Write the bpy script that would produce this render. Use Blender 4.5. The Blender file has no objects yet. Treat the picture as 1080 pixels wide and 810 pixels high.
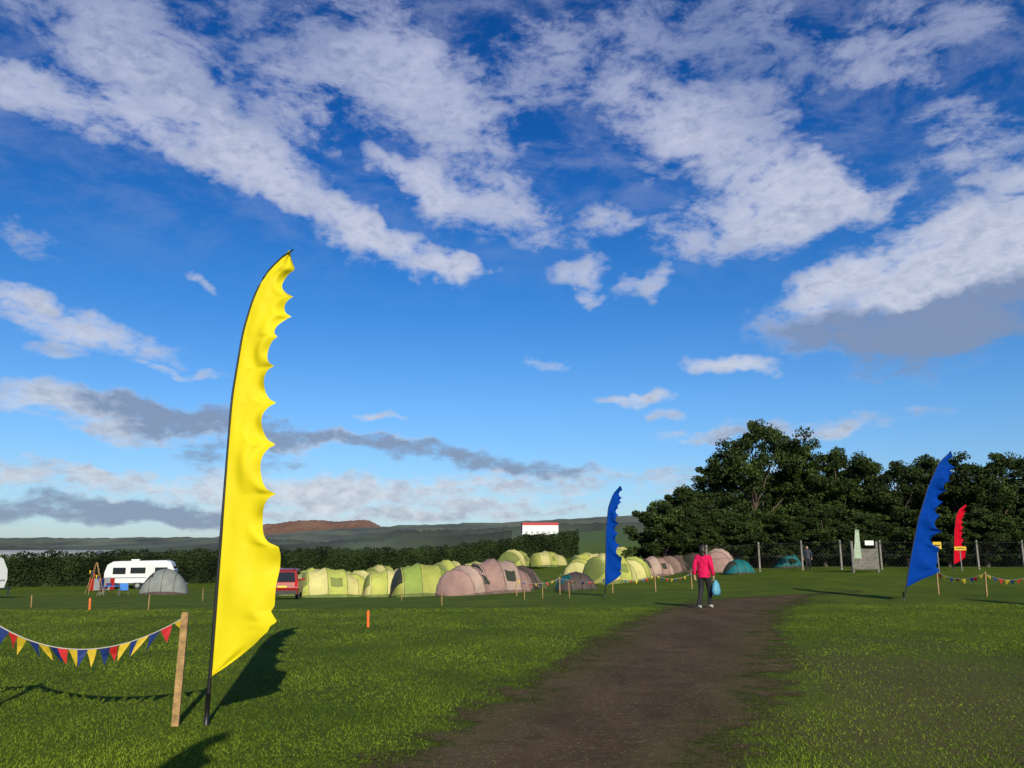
import bpy, bmesh, math, random
import numpy as np
from mathutils import Vector, Matrix
random.seed(7); rng=np.random.default_rng(11)
R=math.radians
scn=bpy.context.scene
scn.view_settings.view_transform='Standard'
try: scn.view_settings.look='None'
except Exception: pass
scn.view_settings.exposure=0

def ss(a,b,x):
    t=np.clip((np.asarray(x,dtype=float)-a)/(b-a),0,1); return t*t*(3-2*t)
def h(x,y):
    S=ss(14,75,y); L=1-ss(-12,24,x)
    v=-2.25*S*L+1.0*ss(75,110,y)*ss(-15,5,x)*(1-ss(8,20,x))+15*ss(130,700,y)*ss(-120,120,x)
    return v
def hf(x,y): return float(h(x,y))

# ---------------------------------------------------------------- materials
def nn(nt,t,**k):
    n=nt.nodes.new(t)
    for a,b in k.items(): setattr(n,a,b)
    return n
def mat(name,col,rough=.7,var=.15,scale=8,bump=0.0,bscale=40,metal=0,island=0,col2=None,trans=0,coords='Object',spec=None,orand=0):
    m=bpy.data.materials.new(name); m.use_nodes=True; nt=m.node_tree
    b=nt.nodes['Principled BSDF']
    b.inputs['Roughness'].default_value=rough; b.inputs['Metallic'].default_value=metal
    if spec is not None: b.inputs['Specular IOR Level'].default_value=spec
    tc=nn(nt,'ShaderNodeTexCoord'); n=nn(nt,'ShaderNodeTexNoise')
    n.inputs['Scale'].default_value=scale; n.inputs['Detail'].default_value=3
    nt.links.new(tc.outputs[coords],n.inputs['Vector'])
    mr=nn(nt,'ShaderNodeMapRange'); mr.inputs['From Min'].default_value=.3; mr.inputs['From Max'].default_value=.7
    nt.links.new(n.outputs['Fac'],mr.inputs['Value'])
    mx=nn(nt,'ShaderNodeMix',data_type='RGBA')
    c1=tuple(max(0,c*(1-var)) for c in col); c2=tuple(min(1,c*(1+var)) for c in (col2 or col))
    mx.inputs['A'].default_value=(*c1,1); mx.inputs['B'].default_value=(*c2,1)
    nt.links.new(mr.outputs[0],mx.inputs['Factor'])
    out=mx.outputs['Result']
    def scl(out,src,a_,b_):
        mm=nn(nt,'ShaderNodeMapRange'); mm.inputs['To Min'].default_value=a_; mm.inputs['To Max'].default_value=b_
        nt.links.new(src,mm.inputs['Value'])
        vm=nn(nt,'ShaderNodeVectorMath',operation='SCALE')
        nt.links.new(out,vm.inputs[0]); nt.links.new(mm.outputs[0],vm.inputs['Scale']); return vm.outputs[0]
    if island:
        g=nn(nt,'ShaderNodeNewGeometry'); out=scl(out,g.outputs['Random Per Island'],1-island,1+island)
    if orand:
        g=nn(nt,'ShaderNodeObjectInfo'); out=scl(out,g.outputs['Random'],1-orand,1+orand)
    nt.links.new(out,b.inputs['Base Color'])
    if bump:
        bn=nn(nt,'ShaderNodeTexNoise'); bn.inputs['Scale'].default_value=bscale; bn.inputs['Detail'].default_value=4
        nt.links.new(tc.outputs[coords],bn.inputs['Vector'])
        bp=nn(nt,'ShaderNodeBump'); bp.inputs['Strength'].default_value=bump; bp.inputs['Distance'].default_value=.05
        nt.links.new(bn.outputs['Fac'],bp.inputs['Height']); nt.links.new(bp.outputs[0],b.inputs['Normal'])
    if trans:
        t=nn(nt,'ShaderNodeBsdfTranslucent'); nt.links.new(out,t.inputs['Color'])
        ms=nn(nt,'ShaderNodeMixShader'); ms.inputs[0].default_value=trans
        nt.links.new(b.outputs[0],ms.inputs[1]); nt.links.new(t.outputs[0],ms.inputs[2])
        nt.links.new(ms.outputs[0],nt.nodes['Material Output'].inputs['Surface'])
    return m

# ---------------------------------------------------------------- mesh builder
class MB:
    def __init__(s): s.v=[]; s.f=[]; s.m=[]
    def add(s,v,f,m=0):
        o=len(s.v); s.v+= [tuple(p) for p in v]
        for i,q in enumerate(f):
            s.f.append(tuple(o+k for k in q)); s.m.append(m if not hasattr(m,'__len__') else m[i])
    def box(s,c,d,m=0,rz=0,taper=1):
        x,y,z=[k/2 for k in d]; v=[]
        for sz in(-1,1):
            t=taper if sz>0 else 1
            for sx,sy in((-1,-1),(1,-1),(1,1),(-1,1)):
                a,b=sx*x*t,sy*y*t
                v.append((c[0]+a*math.cos(rz)-b*math.sin(rz),c[1]+a*math.sin(rz)+b*math.cos(rz),c[2]+sz*z))
        s.add(v,[(3,2,1,0),(4,5,6,7),(0,1,5,4),(1,2,6,5),(2,3,7,6),(3,0,4,7)],m)
    def tube(s,pts,rad,m=0,n=8,cap=True):
        pts=[Vector(p) for p in pts]
        if not hasattr(rad,'__len__'): rad=[rad]*len(pts)
        v=[];f=[]
        for i,p in enumerate(pts):
            d=(pts[min(i+1,len(pts)-1)]-pts[max(i-1,0)]).normalized()
            up=Vector((0,0,1)) if abs(d.z)<.9 else Vector((1,0,0))
            a=d.cross(up).normalized(); b=d.cross(a)
            for k in range(n):
                t=2*math.pi*k/n; v.append(p+(a*math.cos(t)+b*math.sin(t))*rad[i])
        for i in range(len(pts)-1):
            for k in range(n):
                k2=(k+1)%n; f.append((i*n+k,i*n+k2,(i+1)*n+k2,(i+1)*n+k))
        if cap: f.append(tuple(range(n))); f.append(tuple((len(pts)-1)*n+k for k in reversed(range(n))))
        s.add(v,f,m)
    def ball(s,c,r,m=0,n=10):
        v=[];f=[];nr=n//2+2
        for i in range(nr+1):
            th=math.pi*i/nr
            for k in range(n):
                ph=2*math.pi*k/n
                v.append((c[0]+r[0]*math.sin(th)*math.cos(ph),c[1]+r[1]*math.sin(th)*math.sin(ph),c[2]+r[2]*math.cos(th)))
        for i in range(nr):
            for k in range(n): f.append((i*n+k,(i+1)*n+k,(i+1)*n+(k+1)%n,i*n+(k+1)%n))
        s.add(v,f,m)
    def prism(s,prof,hw,m=0,top_in=None,zb=0):
        n=len(prof); v=[]
        for sg in(-1,1):
            for (x,z) in prof:
                w=hw-(top_in*max(0,z-zb) if top_in else 0); v.append((x,sg*w,z))
        f=[tuple(range(n)),tuple(n+k for k in reversed(range(n)))]
        f+=[(i,n+i,n+(i+1)%n,(i+1)%n) for i in range(n)]
        s.add(v,f,m)
    def build(s,name,mats,loc=(0,0,0),rz=0,smooth=False,bevel=0):
        me=bpy.data.meshes.new(name); me.from_pydata(s.v,[],s.f)
        for m in mats: me.materials.append(m)
        me.polygons.foreach_set('material_index',s.m)
        if smooth: me.polygons.foreach_set('use_smooth',[True]*len(s.f))
        me.validate(); me.update()
        o=bpy.data.objects.new(name,me); scn.collection.objects.link(o)
        o.location=loc; o.rotation_euler=(0,0,rz)
        if bevel:
            b=o.modifiers.new('bevel','BEVEL'); b.width=bevel; b.segments=2; b.limit_method='ANGLE'
        return o
def npmesh(name,V,F,mats,smooth=False):
    me=bpy.data.meshes.new(name); k=F.shape[1]
    me.vertices.add(len(V)); me.vertices.foreach_set('co',V.astype(np.float32).ravel())
    me.loops.add(F.size); me.loops.foreach_set('vertex_index',F.astype(np.int32).ravel())
    me.polygons.add(len(F)); me.polygons.foreach_set('loop_start',np.arange(0,F.size,k,dtype=np.int32))
    me.polygons.foreach_set('loop_total',np.full(len(F),k,dtype=np.int32))
    if smooth: me.polygons.foreach_set('use_smooth',np.ones(len(F),dtype=bool))
    for m in mats: me.materials.append(m)
    me.update(calc_edges=True); me.validate()
    return me
def link(name,me,loc=(0,0,0),rz=0,sc=(1,1,1)):
    o=bpy.data.objects.new(name,me); scn.collection.objects.link(o)
    o.location=loc; o.rotation_euler=(0,0,rz); o.scale=sc; return o

# ---------------------------------------------------------------- camera, sun
cam=bpy.data.cameras.new('camera'); co=bpy.data.objects.new('camera',cam); scn.collection.objects.link(co)
cam.sensor_width=36; cam.lens=28.33; cam.clip_start=.1; cam.clip_end=20000
co.location=(0,0,1.75); co.rotation_euler=(R(90+11.3),0,0); scn.camera=co
SUNV=Vector((.22,-.976,math.tan(R(26)))).normalized()
sl=bpy.data.lights.new('sun','SUN'); sl.energy=4.8; sl.angle=R(.5); sl.color=(1,.90,.70)
so=bpy.data.objects.new('sun',sl); scn.collection.objects.link(so); so.rotation_euler=SUNV.to_track_quat('Z','Y').to_euler(); so.location=(5,-20,20)

# ---------------------------------------------------------------- sky
w=bpy.data.worlds.new('World'); scn.world=w; w.use_nodes=True; nt=w.node_tree; nt.nodes.clear()
L=nt.links.new
def M(op,a,b=None,c=None,clamp=False):
    n=nn(nt,'ShaderNodeMath',operation=op); n.use_clamp=clamp
    for i,q in enumerate((a,b,c)):
        if q is None: continue
        if isinstance(q,(int,float)): n.inputs[i].default_value=q
        else: L(q,n.inputs[i])
    return n.outputs[0]
def MR(v,a,b,c=0,d=1,sm=False):
    n=nn(nt,'ShaderNodeMapRange'); n.interpolation_type='SMOOTHSTEP' if sm else 'LINEAR'
    L(v,n.inputs['Value'])
    for k,q in zip(('From Min','From Max','To Min','To Max'),(a,b,c,d)): n.inputs[k].default_value=q
    return n.outputs[0]
def MX(f,a,b,mode='MIX'):
    n=nn(nt,'ShaderNodeMix',data_type='RGBA'); n.blend_type=mode
    for k,q in (('Factor',f),('A',a),('B',b)):
        if isinstance(q,(int,float)): n.inputs[k].default_value=q
        elif isinstance(q,tuple): n.inputs[k].default_value=(*q,1)
        else: L(q,n.inputs[k])
    return n.outputs['Result']
tc=nn(nt,'ShaderNodeTexCoord'); sep=nn(nt,'ShaderNodeSeparateXYZ'); L(tc.outputs['Generated'],sep.inputs[0])
X,Y,Z=sep.outputs
az=M('MULTIPLY',M('ARCTAN2',X,Y),180/math.pi); el=M('MULTIPLY',M('ARCSINE',Z),180/math.pi)
ae=nn(nt,'ShaderNodeCombineXYZ'); L(az,ae.inputs[0]); L(el,ae.inputs[1])
def noise(vec,scale,detail,rough=.55,rot=0,stretch=(1,1,1),loc=(0,0,0),dist=0):
    mp=nn(nt,'ShaderNodeMapping'); mp.inputs['Rotation'].default_value=(0,0,R(rot)); mp.inputs['Scale'].default_value=stretch
    mp.inputs['Location'].default_value=loc
    L(vec,mp.inputs['Vector']); n=nn(nt,'ShaderNodeTexNoise'); n.inputs['Scale'].default_value=scale
    n.inputs['Detail'].default_value=detail; n.inputs['Roughness'].default_value=rough; n.inputs['Distortion'].default_value=dist
    L(mp.outputs[0],n.inputs['Vector']); return n
wn=noise(ae.outputs[0],.22,3)
wv=nn(nt,'ShaderNodeVectorMath',operation='SUBTRACT'); L(wn.outputs['Color'],wv.inputs[0]); wv.inputs[1].default_value=(.5,.5,.5)
wv2=nn(nt,'ShaderNodeVectorMath',operation='MULTIPLY'); L(wv.outputs[0],wv2.inputs[0]); wv2.inputs[1].default_value=(7,3.8,0)
aew=nn(nt,'ShaderNodeVectorMath',operation='ADD'); L(ae.outputs[0],aew.inputs[0]); L(wv2.outputs[0],aew.inputs[1])
sw=nn(nt,'ShaderNodeSeparateXYZ'); L(aew.outputs[0],sw.inputs[0])
v1=nn(nt,'ShaderNodeCombineXYZ'); L(sw.outputs[0],v1.inputs[0]); L(sw.outputs[1],v1.inputs[1]); v1.inputs[2].default_value=1
v2=nn(nt,'ShaderNodeCombineXYZ'); L(M('MULTIPLY',sw.outputs[0],sw.outputs[0]),v2.inputs[0]); L(M('MULTIPLY',sw.outputs[0],sw.outputs[1]),v2.inputs[1]); L(M('MULTIPLY',sw.outputs[1],sw.outputs[1]),v2.inputs[2])
def direction(px,py):
    u=(px-540)/850; v=(405-py)/850; s,c=math.sin(R(11.3)),math.cos(R(11.3))
    y=c-v*s; z=s+v*c
    return math.degrees(math.atan2(u,y)),math.degrees(math.atan2(z,math.hypot(u,y)))
# compass bearings of the cloud banks (centre, radii, tilt, weight, greyness)
clouds=[(55,108,135,26,8,.95,0),(200,140,140,30,26,.85,0),(330,215,145,28,29,.95,0),(430,262,100,18,20,.9,0),(480,280,45,12,10,.8,0),
(200,75,190,28,24,.7,.2),(90,30,170,38,18,.7,.3),(240,15,160,38,10,.65,.5),(340,110,110,36,30,.6,.1),(400,50,130,56,35,.7,.2),(470,110,130,46,28,.78,.1),(500,215,120,34,14,1.0,0),
(440,190,60,18,20,.6,0),(540,70,85,65,-35,.55,.2),(620,60,90,55,-25,.55,.2),(770,45,140,66,30,.72,.6),(690,130,95,46,35,.74,.1),(800,165,140,42,30,.8,.1),(830,215,120,30,15,.85,.1),
(760,245,105,28,8,.85,0),(890,195,90,28,14,.7,.1),(640,235,50,18,-15,.8,0),(612,285,46,18,-10,.9,0),(680,290,38,12,-35,.8,0),(620,312,30,8,-5,.7,0),
(950,300,150,46,-14,1.05,0),(1045,250,125,48,-22,1,0),(900,300,90,22,-4,.75,.1),(935,352,130,20,4,.75,1.4),(1020,345,120,30,-15,.85,1.4),(1010,12,180,36,-5,.7,.4),
(1035,150,100,30,20,.72,.1),(960,80,80,22,30,.45,.1),(765,386,54,12,0,1.3,.1),(672,418,44,7,6,1.05,0),(700,437,28,7,12,.8,.2),(850,449,130,13,-5,.9,.4),(735,462,50,7,0,.7,.1),
(80,348,115,16,6,1.1,.1),(28,312,46,10,5,1.0,0),(60,372,32,7,0,.9,.2),(195,388,58,5,3,.8,.1),(216,291,22,6,25,.8,0),(575,380,30,7,12,.8,0),
(15,248,60,16,12,.6,.2),(60,425,170,16,4,1.05,0),(210,440,165,17,5,.9,1.1),(350,464,100,10,0,.75,.2),(490,486,138,13,7,1.1,1.4),
(255,482,90,12,0,.8,1.1),(70,538,175,12,0,1,1.7),(230,515,220,17,0,.8,.1),(420,522,220,20,0,.85,.1),(620,508,140,14,0,.6,.2),(405,437,28,5,0,.9,0),
(30,500,130,12,0,.7,.2),(300,545,260,10,0,.75,.2),(560,540,160,10,0,.65,.2),(850,500,200,14,0,.45,.2),(150,460,120,8,3,.7,.2)]
def dot(sock,vec):
    n=nn(nt,'ShaderNodeVectorMath',operation='DOT_PRODUCT'); L(sock,n.inputs[0]); n.inputs[1].default_value=vec; return n.outputs['Value']
msum=None; gsum=None
for (px,py,rx,ry,ang,wt,g) in clouds:
    x0,y0=direction(px,py); k=.0674*1.05; A_=rx*k; B_=ry*k*1.25; t=R(-ang); ct,st=math.cos(t),math.sin(t)
    q11=ct*ct/A_**2+st*st/B_**2; q22=st*st/A_**2+ct*ct/B_**2; q12=2*ct*st*(1/A_**2-1/B_**2)
    qa=(-wt*q11,-wt*q12,-wt*q22); la=(wt*(2*q11*x0+q12*y0),wt*(2*q22*y0+q12*x0),wt*(1-(q11*x0*x0+q12*x0*y0+q22*y0*y0)))
    f=M('MAXIMUM',M('ADD',dot(v2.outputs[0],qa),dot(v1.outputs[0],la)),0.0)
    msum=M('ADD',f,msum) if msum else f
    if g>.15: gsum=M('MULTIPLY_ADD',f,g/wt,gsum) if gsum else M('MULTIPLY',f,g/wt)
n1=noise(ae.outputs[0],.20,8,.66,rot=22,stretch=(.8,1.7,1),dist=.4).outputs['Fac']
n2=noise(ae.outputs[0],.85,5,.66,rot=-28,stretch=(.8,1.5,1),loc=(3,1,0),dist=.3).outputs['Fac']
n3=noise(ae.outputs[0],.32,8,.62,stretch=(1,2.8,1)).outputs['Fac']
nlow=MX(MR(el,7,15),n3,n1)
d=M('ADD',M('MULTIPLY',M('MINIMUM',msum,1.35),.98),M('MULTIPLY',M('SUBTRACT',nlow,.5),2.7))
d=M('ADD',d,M('MULTIPLY',M('SUBTRACT',n2,.5),1.5))
dens=MR(d,.14,1.25,0,1,True)
dens=M('MULTIPLY',dens,MR(msum,.0,.45,0,1,True))
veil=M('MULTIPLY',MR(M('ADD',n1,M('MULTIPLY',n2,.3)),.52,.95,0,.5,True),MR(el,16,32))
dens=M('MAXIMUM',M('MULTIPLY',dens,.90),veil)
sky=nn(nt,'ShaderNodeTexSky'); sky.sky_type='NISHITA'; sky.sun_disc=False; sky.sun_elevation=R(26); sky.sun_rotation=R(167.3)
sky.air_density=1.0; sky.dust_density=.3; sky.ozone_density=3.0
tint=nn(nt,'ShaderNodeValToRGB'); cr=tint.color_ramp
stops=[(0,(.66,.82,1.12)),(.08,(.60,.85,1.16)),(.16,(.50,.86,1.22)),(.3,(.22,.70,1.2)),(.45,(.08,.52,1.1)),(.7,(.03,.38,.92)),(1,(.03,.34,.80))]
cr.elements[0].position=0; cr.elements[1].position=1
for p,c in stops[1:-1]: cr.elements.new(p)
for i,(p,c) in enumerate(stops): cr.elements[i].position=p; cr.elements[i].color=(*c,1)
L(MR(el,0,60),tint.inputs['Fac'])
skyc=MX(1.0,sky.outputs[0],tint.outputs[0],'MULTIPLY')
hiw=MR(el,4,34)
white=MX(hiw,(6.8,7.1,7.7),(5.7,6.0,7.8))
grey=MX(hiw,(2.3,3.0,4.3),(2.2,2.9,5.0))
shade=M('MULTIPLY',M('SUBTRACT',n2,.42),1.7)
if gsum: shade=M('ADD',gsum,shade)
shade=M('ADD',shade,M('MULTIPLY',M('SUBTRACT',n1,.48),1.0),clamp=True)
cc=MX(shade,white,grey)
fin=MX(dens,skyc,cc)
bg=nn(nt,'ShaderNodeBackground'); bg.inputs['Strength'].default_value=.1; L(fin,bg.inputs['Color'])
wo=nn(nt,'ShaderNodeOutputWorld'); L(bg.outputs[0],wo.inputs['Surface'])
try: w.cycles.sampling_method='MANUAL'; w.cycles.sample_map_resolution=256
except Exception: pass

# ---------------------------------------------------------------- ground
gm=bpy.data.materials.new('grass_ground'); gm.use_nodes=True; nt=gm.node_tree; L=nt.links.new
b=nt.nodes['Principled BSDF']; b.inputs['Roughness'].default_value=.95; b.inputs['Specular IOR Level'].default_value=.1
geo=nn(nt,'ShaderNodeNewGeometry'); P=geo.outputs['Position']
a1=noise(P,.12,3).outputs['Fac']; a2=noise(P,.7,5,.68,stretch=(1,.5,1)).outputs['Fac']; a3=noise(P,9,5,.7).outputs['Fac']; a4=noise(P,48,3,.75).outputs['Fac']
c=MX(MR(a1,.35,.65),(.095,.172,.009),(.175,.235,.015))
c=MX(MR(a2,.38,.64,0,.8),c,(.055,.108,.008))
c=MX(MR(a3,.45,.75,0,.55),c,(.20,.21,.03))
c=MX(MR(a4,.35,.7,0,.6),c,(.036,.066,.007))
mp=nn(nt,'ShaderNodeMapping',vector_type='TEXTURE'); mp.inputs['Location'].default_value=(4.8,9.5,0); mp.inputs['Rotation'].default_value=(0,0,R(-22)); mp.inputs['Scale'].default_value=(3.3,9,50)
L(P,mp.inputs['Vector']); gr=nn(nt,'ShaderNodeTexGradient',gradient_type='SPHERICAL'); L(mp.outputs[0],gr.inputs[0])
worn=MR(M('ADD',M('MULTIPLY',gr.outputs['Fac'],1.5),M('MULTIPLY',M('SUBTRACT',a2,.5),2.2)),.15,1.1,0,.85,True)
worn=M('MULTIPLY',worn,MR(a3,.40,.56,.15,1))
soil=MX(MR(a4,.38,.62),(.24,.185,.085),(.06,.045,.02))
c=MX(worn,c,soil)
sp=nn(nt,'ShaderNodeSeparateXYZ'); L(P,sp.inputs[0])
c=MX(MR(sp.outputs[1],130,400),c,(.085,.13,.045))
L(c,b.inputs['Base Color'])
bp=nn(nt,'ShaderNodeBump'); bp.inputs['Strength'].default_value=1.0; bp.inputs['Distance'].default_value=.05
L(M('ADD',a4,a3),bp.inputs['Height']); L(bp.outputs[0],b.inputs['Normal'])
def axis(lo,hi,step,far,neg=None):
    a=list(np.arange(lo,hi+.01,step)); s=step; v=hi
    while v<far: s*=1.25; v+=s; a.append(v)
    s=step; v=lo
    while v>(neg if neg is not None else -far): s*=1.25; v-=s; a.insert(0,v)
    return np.array(a)
xs=axis(-70,70,1.4,6000); ys=axis(-10,130,1.4,9000,-400)
GX,GY=np.meshgrid(xs,ys); V=np.stack([GX,GY,h(GX,GY)],-1).reshape(-1,3)
nx,ny=len(xs),len(ys); I=np.arange(nx*ny).reshape(ny,nx)
F=np.stack([I[:-1,:-1],I[:-1,1:],I[1:,1:],I[1:,:-1]],-1).reshape(-1,4)
link('ground',npmesh('ground',V,F,[gm],True))

# ---------------------------------------------------------------- path
ctr=[(-5.5,-10,1.5),(-2.4,0,1.45),(.3,7,1.5),(2.4,12.7,1.75),(4.15,18.5,1.75),(6.5,25,1.8),(9.0,29.5,2.0),(12.5,33,2.0),(17,35.5,1.8),(22,37,1.5)]
def catmull(p,n=14):
    o=[]
    for i in range(len(p)-1):
        p0=np.array(p[max(i-1,0)]);p1=np.array(p[i]);p2=np.array(p[i+1]);p3=np.array(p[min(i+2,len(p)-1)])
        for k in range(n):
            t=k/n; o.append(.5*((2*p1)+(-p0+p2)*t+(2*p0-5*p1+4*p2-p3)*t*t+(-p0+3*p1-3*p2+p3)*t**3))
    o.append(np.array(p[-1])); return np.array(o)
C=catmull(ctr); us=np.linspace(-1.35,1.35,28)
T=np.gradient(C[:,:2],axis=0); T/=np.linalg.norm(T,axis=1)[:,None]; Nn=np.stack([T[:,1],-T[:,0]],1)
PX=C[:,0,None]+Nn[:,0,None]*us*C[:,2,None]; PY=C[:,1,None]+Nn[:,1,None]*us*C[:,2,None]
V=np.stack([PX,PY,h(PX,PY)+.012],-1).reshape(-1,3); I=np.arange(V.shape[0]).reshape(len(C),len(us))
F=np.stack([I[:-1,:-1],I[:-1,1:],I[1:,1:],I[1:,:-1]],-1).reshape(-1,4)
pm=bpy.data.materials.new('dirt_track'); pm.use_nodes=True; nt=pm.node_tree; L=nt.links.new
b=nt.nodes['Principled BSDF']; b.inputs['Roughness'].default_value=.95; b.inputs['Specular IOR Level'].default_value=.05
geo=nn(nt,'ShaderNodeNewGeometry'); P=geo.outputs['Position']
a1=noise(P,.7,4,.6,rot=20,stretch=(1.4,.5,1)).outputs['Fac']; a3=noise(P,14,5,.75).outputs['Fac']; a4=noise(P,60,3,.8).outputs['Fac']; a2=noise(P,1.6,6,.7).outputs['Fac']
c=MX(MR(a1,.35,.65),(.105,.068,.038),(.175,.120,.070)); c=MX(MR(a3,.5,.75,0,.65),c,(.29,.22,.14)); c=MX(MR(a4,.4,.65,0,.65),c,(.045,.031,.019))
c=MX(MR(a2,.50,.64,0,.6),c,(.055,.040,.026))
vo=nn(nt,'ShaderNodeTexVoronoi'); vo.inputs['Scale'].default_value=13; L(P,vo.inputs['Vector'])
c=MX(MR(vo.outputs['Distance'],.10,.18,.6,0),c,(.34,.29,.22))
at=nn(nt,'ShaderNodeAttribute'); at.attribute_name='edge'
gk=M('MULTIPLY',MR(at.outputs['Fac'],.3,.95),MR(a2,.38,.58))
c=MX(M('MULTIPLY',gk,MR(a3,.35,.6,.3,.9)),c,(.080,.125,.018))
L(c,b.inputs['Base Color'])
bp=nn(nt,'ShaderNodeBump'); bp.inputs['Strength'].default_value=.9; bp.inputs['Distance'].default_value=.03
L(M('ADD',M('MULTIPLY',a3,1.5),a4),bp.inputs['Height']); L(bp.outputs[0],b.inputs['Normal'])
e=M('ADD',at.outputs['Fac'],M('ADD',M('MULTIPLY',M('SUBTRACT',a2,.5),1.6),M('MULTIPLY',M('SUBTRACT',a3,.5),1.2)))
k=MR(e,.68,1.12,0,1,True)
tr=nn(nt,'ShaderNodeBsdfTransparent'); ms=nn(nt,'ShaderNodeMixShader'); L(k,ms.inputs[0]); L(b.outputs[0],ms.inputs[1]); L(tr.outputs[0],ms.inputs[2])
L(ms.outputs[0],nt.nodes['Material Output'].inputs['Surface'])
me=npmesh('dirt_path',V,F,[pm],True); at=me.attributes.new('edge','FLOAT','POINT')
fade=ss(27,35,C[:,1])
ev=np.abs(us)[None,:]+fade[:,None]
at.data.foreach_set('value',ev.ravel().astype(np.float32)); link('dirt_path',me)

# ---------------------------------------------------------------- grass blades (one object)
N=280000
yy=6.2+(26-6.2)*rng.random(N)**1.7; xx=(rng.random(N)*2-1)*(yy*.68+.8)
cy=np.interp(yy,C[:100,1],C[:100,0]); hw=np.interp(yy,C[:100,1],C[:100,2])
patch=np.sin(xx*1.7+np.sin(yy*1.1)*1.5)*np.sin(yy*1.3+np.sin(xx*.9)*2)
du=np.abs(xx-cy)/hw; keep=(du>.95+.16*patch+rng.normal(0,.18,N))|(rng.random(N)<.015)
wr=np.hypot((xx-4.8-(yy-9.5)*.4)/2.5,(yy-9.5)/8)+.35*patch
keep&=~(rng.random(N)<np.clip(1.5*(1.05-wr),0,.72))
xx,yy,patch=xx[keep],yy[keep],patch[keep]; N=len(xx); zz_=h(xx,yy)
ht=rng.uniform(.010,.032,N)*(1+.3*patch); wd=rng.uniform(.002,.004,N)*(1+yy*.05); an=rng.uniform(0,math.pi,N); ln=rng.normal(0,.02,(N,2))
V=np.empty((N,3,3)); V[:,0]=np.stack([xx-np.cos(an)*wd,yy-np.sin(an)*wd,zz_],1); V[:,1]=np.stack([xx+np.cos(an)*wd,yy+np.sin(an)*wd,zz_],1)
V[:,2]=np.stack([xx+ln[:,0],yy+ln[:,1],zz_+ht],1)
bm_=mat('grass_blade',(.075,.138,.009),.85,.3,.5,island=.42,col2=(.14,.195,.014),spec=.15)
link('grass',npmesh('grass',V.reshape(-1,3),np.arange(N*3).reshape(-1,3),[bm_]))

# ---------------------------------------------------------------- foliage
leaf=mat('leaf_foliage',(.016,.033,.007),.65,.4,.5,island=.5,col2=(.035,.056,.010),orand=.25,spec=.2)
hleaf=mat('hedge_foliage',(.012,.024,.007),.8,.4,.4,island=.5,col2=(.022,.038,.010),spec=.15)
bark=mat('bark',(.09,.07,.05),.9,.3,6,bump=.5)
def leafquads(Cn,size,rg):
    n=len(Cn); a=rg.normal(size=(n,3)); a/=np.linalg.norm(a,axis=1)[:,None]; b_=rg.normal(size=(n,3)); b_-=a*(a*b_).sum(1)[:,None]; b_/=np.linalg.norm(b_,axis=1)[:,None]
    s=(size*rg.uniform(.5,1.3,n))[:,None]
    return np.stack([Cn-a*s,Cn+b_*s*.55,Cn+a*s,Cn-b_*s*.55],1).reshape(-1,3)
def tree_mesh(name,seed,H=12,W=8,low=.10,nclump=190,per=250,size=.125):
    rg=np.random.default_rng(seed); mb=MB(); rd=random.Random(seed)
    top=Vector((rd.uniform(-.3,.3),rd.uniform(-.3,.3),H*.8))
    mb.tube([(0,0,-.3),(.1,0,H*.15),(.0,.1,H*.35),(top.x*.6,top.y*.6,H*.6),top],[.32*H/12,.25*H/12,.19*H/12,.1*H/12,.03],0,8,cap=False)
    Cs=[]; lobes=[]
    for i in range(15):
        z=rg.uniform(low+.14,.84); rr=W*.5*math.sqrt(max(.05,1-((z-.45)/.5)**2))*.75; a=i*2.4+rg.uniform(-.4,.4)
        lobes.append((rr*math.cos(a)*rg.uniform(.5,1),rr*math.sin(a)*rg.uniform(.5,1),z*H,rg.uniform(.13,.25)*W))
    lobes+=[(rg.uniform(-.6,.6),0,H*.87,W*.16),(0,0,H*.5,W*.32),(0,0,H*.3,W*.34)]
    for lx,ly,lz,lr in lobes:
        z0=lz*.5; mb.tube([(0,0,z0),(lx*.5,ly*.5,(z0+lz)/2+.1),(lx,ly,lz)],[.1,.07,.02],0,5,cap=False)
        k=int(nclump/len(lobes)*(1.6 if lr>.28*W else .9))
        for _ in range(k):
            dv=rg.normal(size=3); dv/=np.linalg.norm(dv); r=lr*rg.uniform(.45,1.15)
            cc_=np.array([lx,ly,lz])+dv*r*np.array([1,1,.9]); cc_[2]=min(max(cc_[2],H*low),H)
            cr_=rg.uniform(.3,.8)*W/8
            q=rg.normal(size=(per,3)); q/=np.linalg.norm(q,axis=1)[:,None]
            q*=(rg.random(per)**.5)[:,None]*cr_*np.array([1.1,1.1,.9]); Cs.append(cc_+q)
    LV=leafquads(np.concatenate(Cs),size,rg)
    tv=np.array([tuple(p) for p in mb.v]); o=len(tv); LF=(np.arange(len(LV)).reshape(-1,4)+o)
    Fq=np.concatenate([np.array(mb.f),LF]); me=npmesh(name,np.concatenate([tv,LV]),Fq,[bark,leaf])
    mi=np.ones(len(me.polygons),dtype=np.int32); mi[:len(mb.f)]=0; me.polygons.foreach_set('material_index',mi)
    return me
tms=[tree_mesh('tree_a',1),tree_mesh('tree_b',12,W=9.5),tree_mesh('tree_c',3,W=7.5),tree_mesh('shrub_tree',5,H=7,W=6.5,low=.04,nclump=130)]
def PXc(px,y): return (px-540)*y/867
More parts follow.
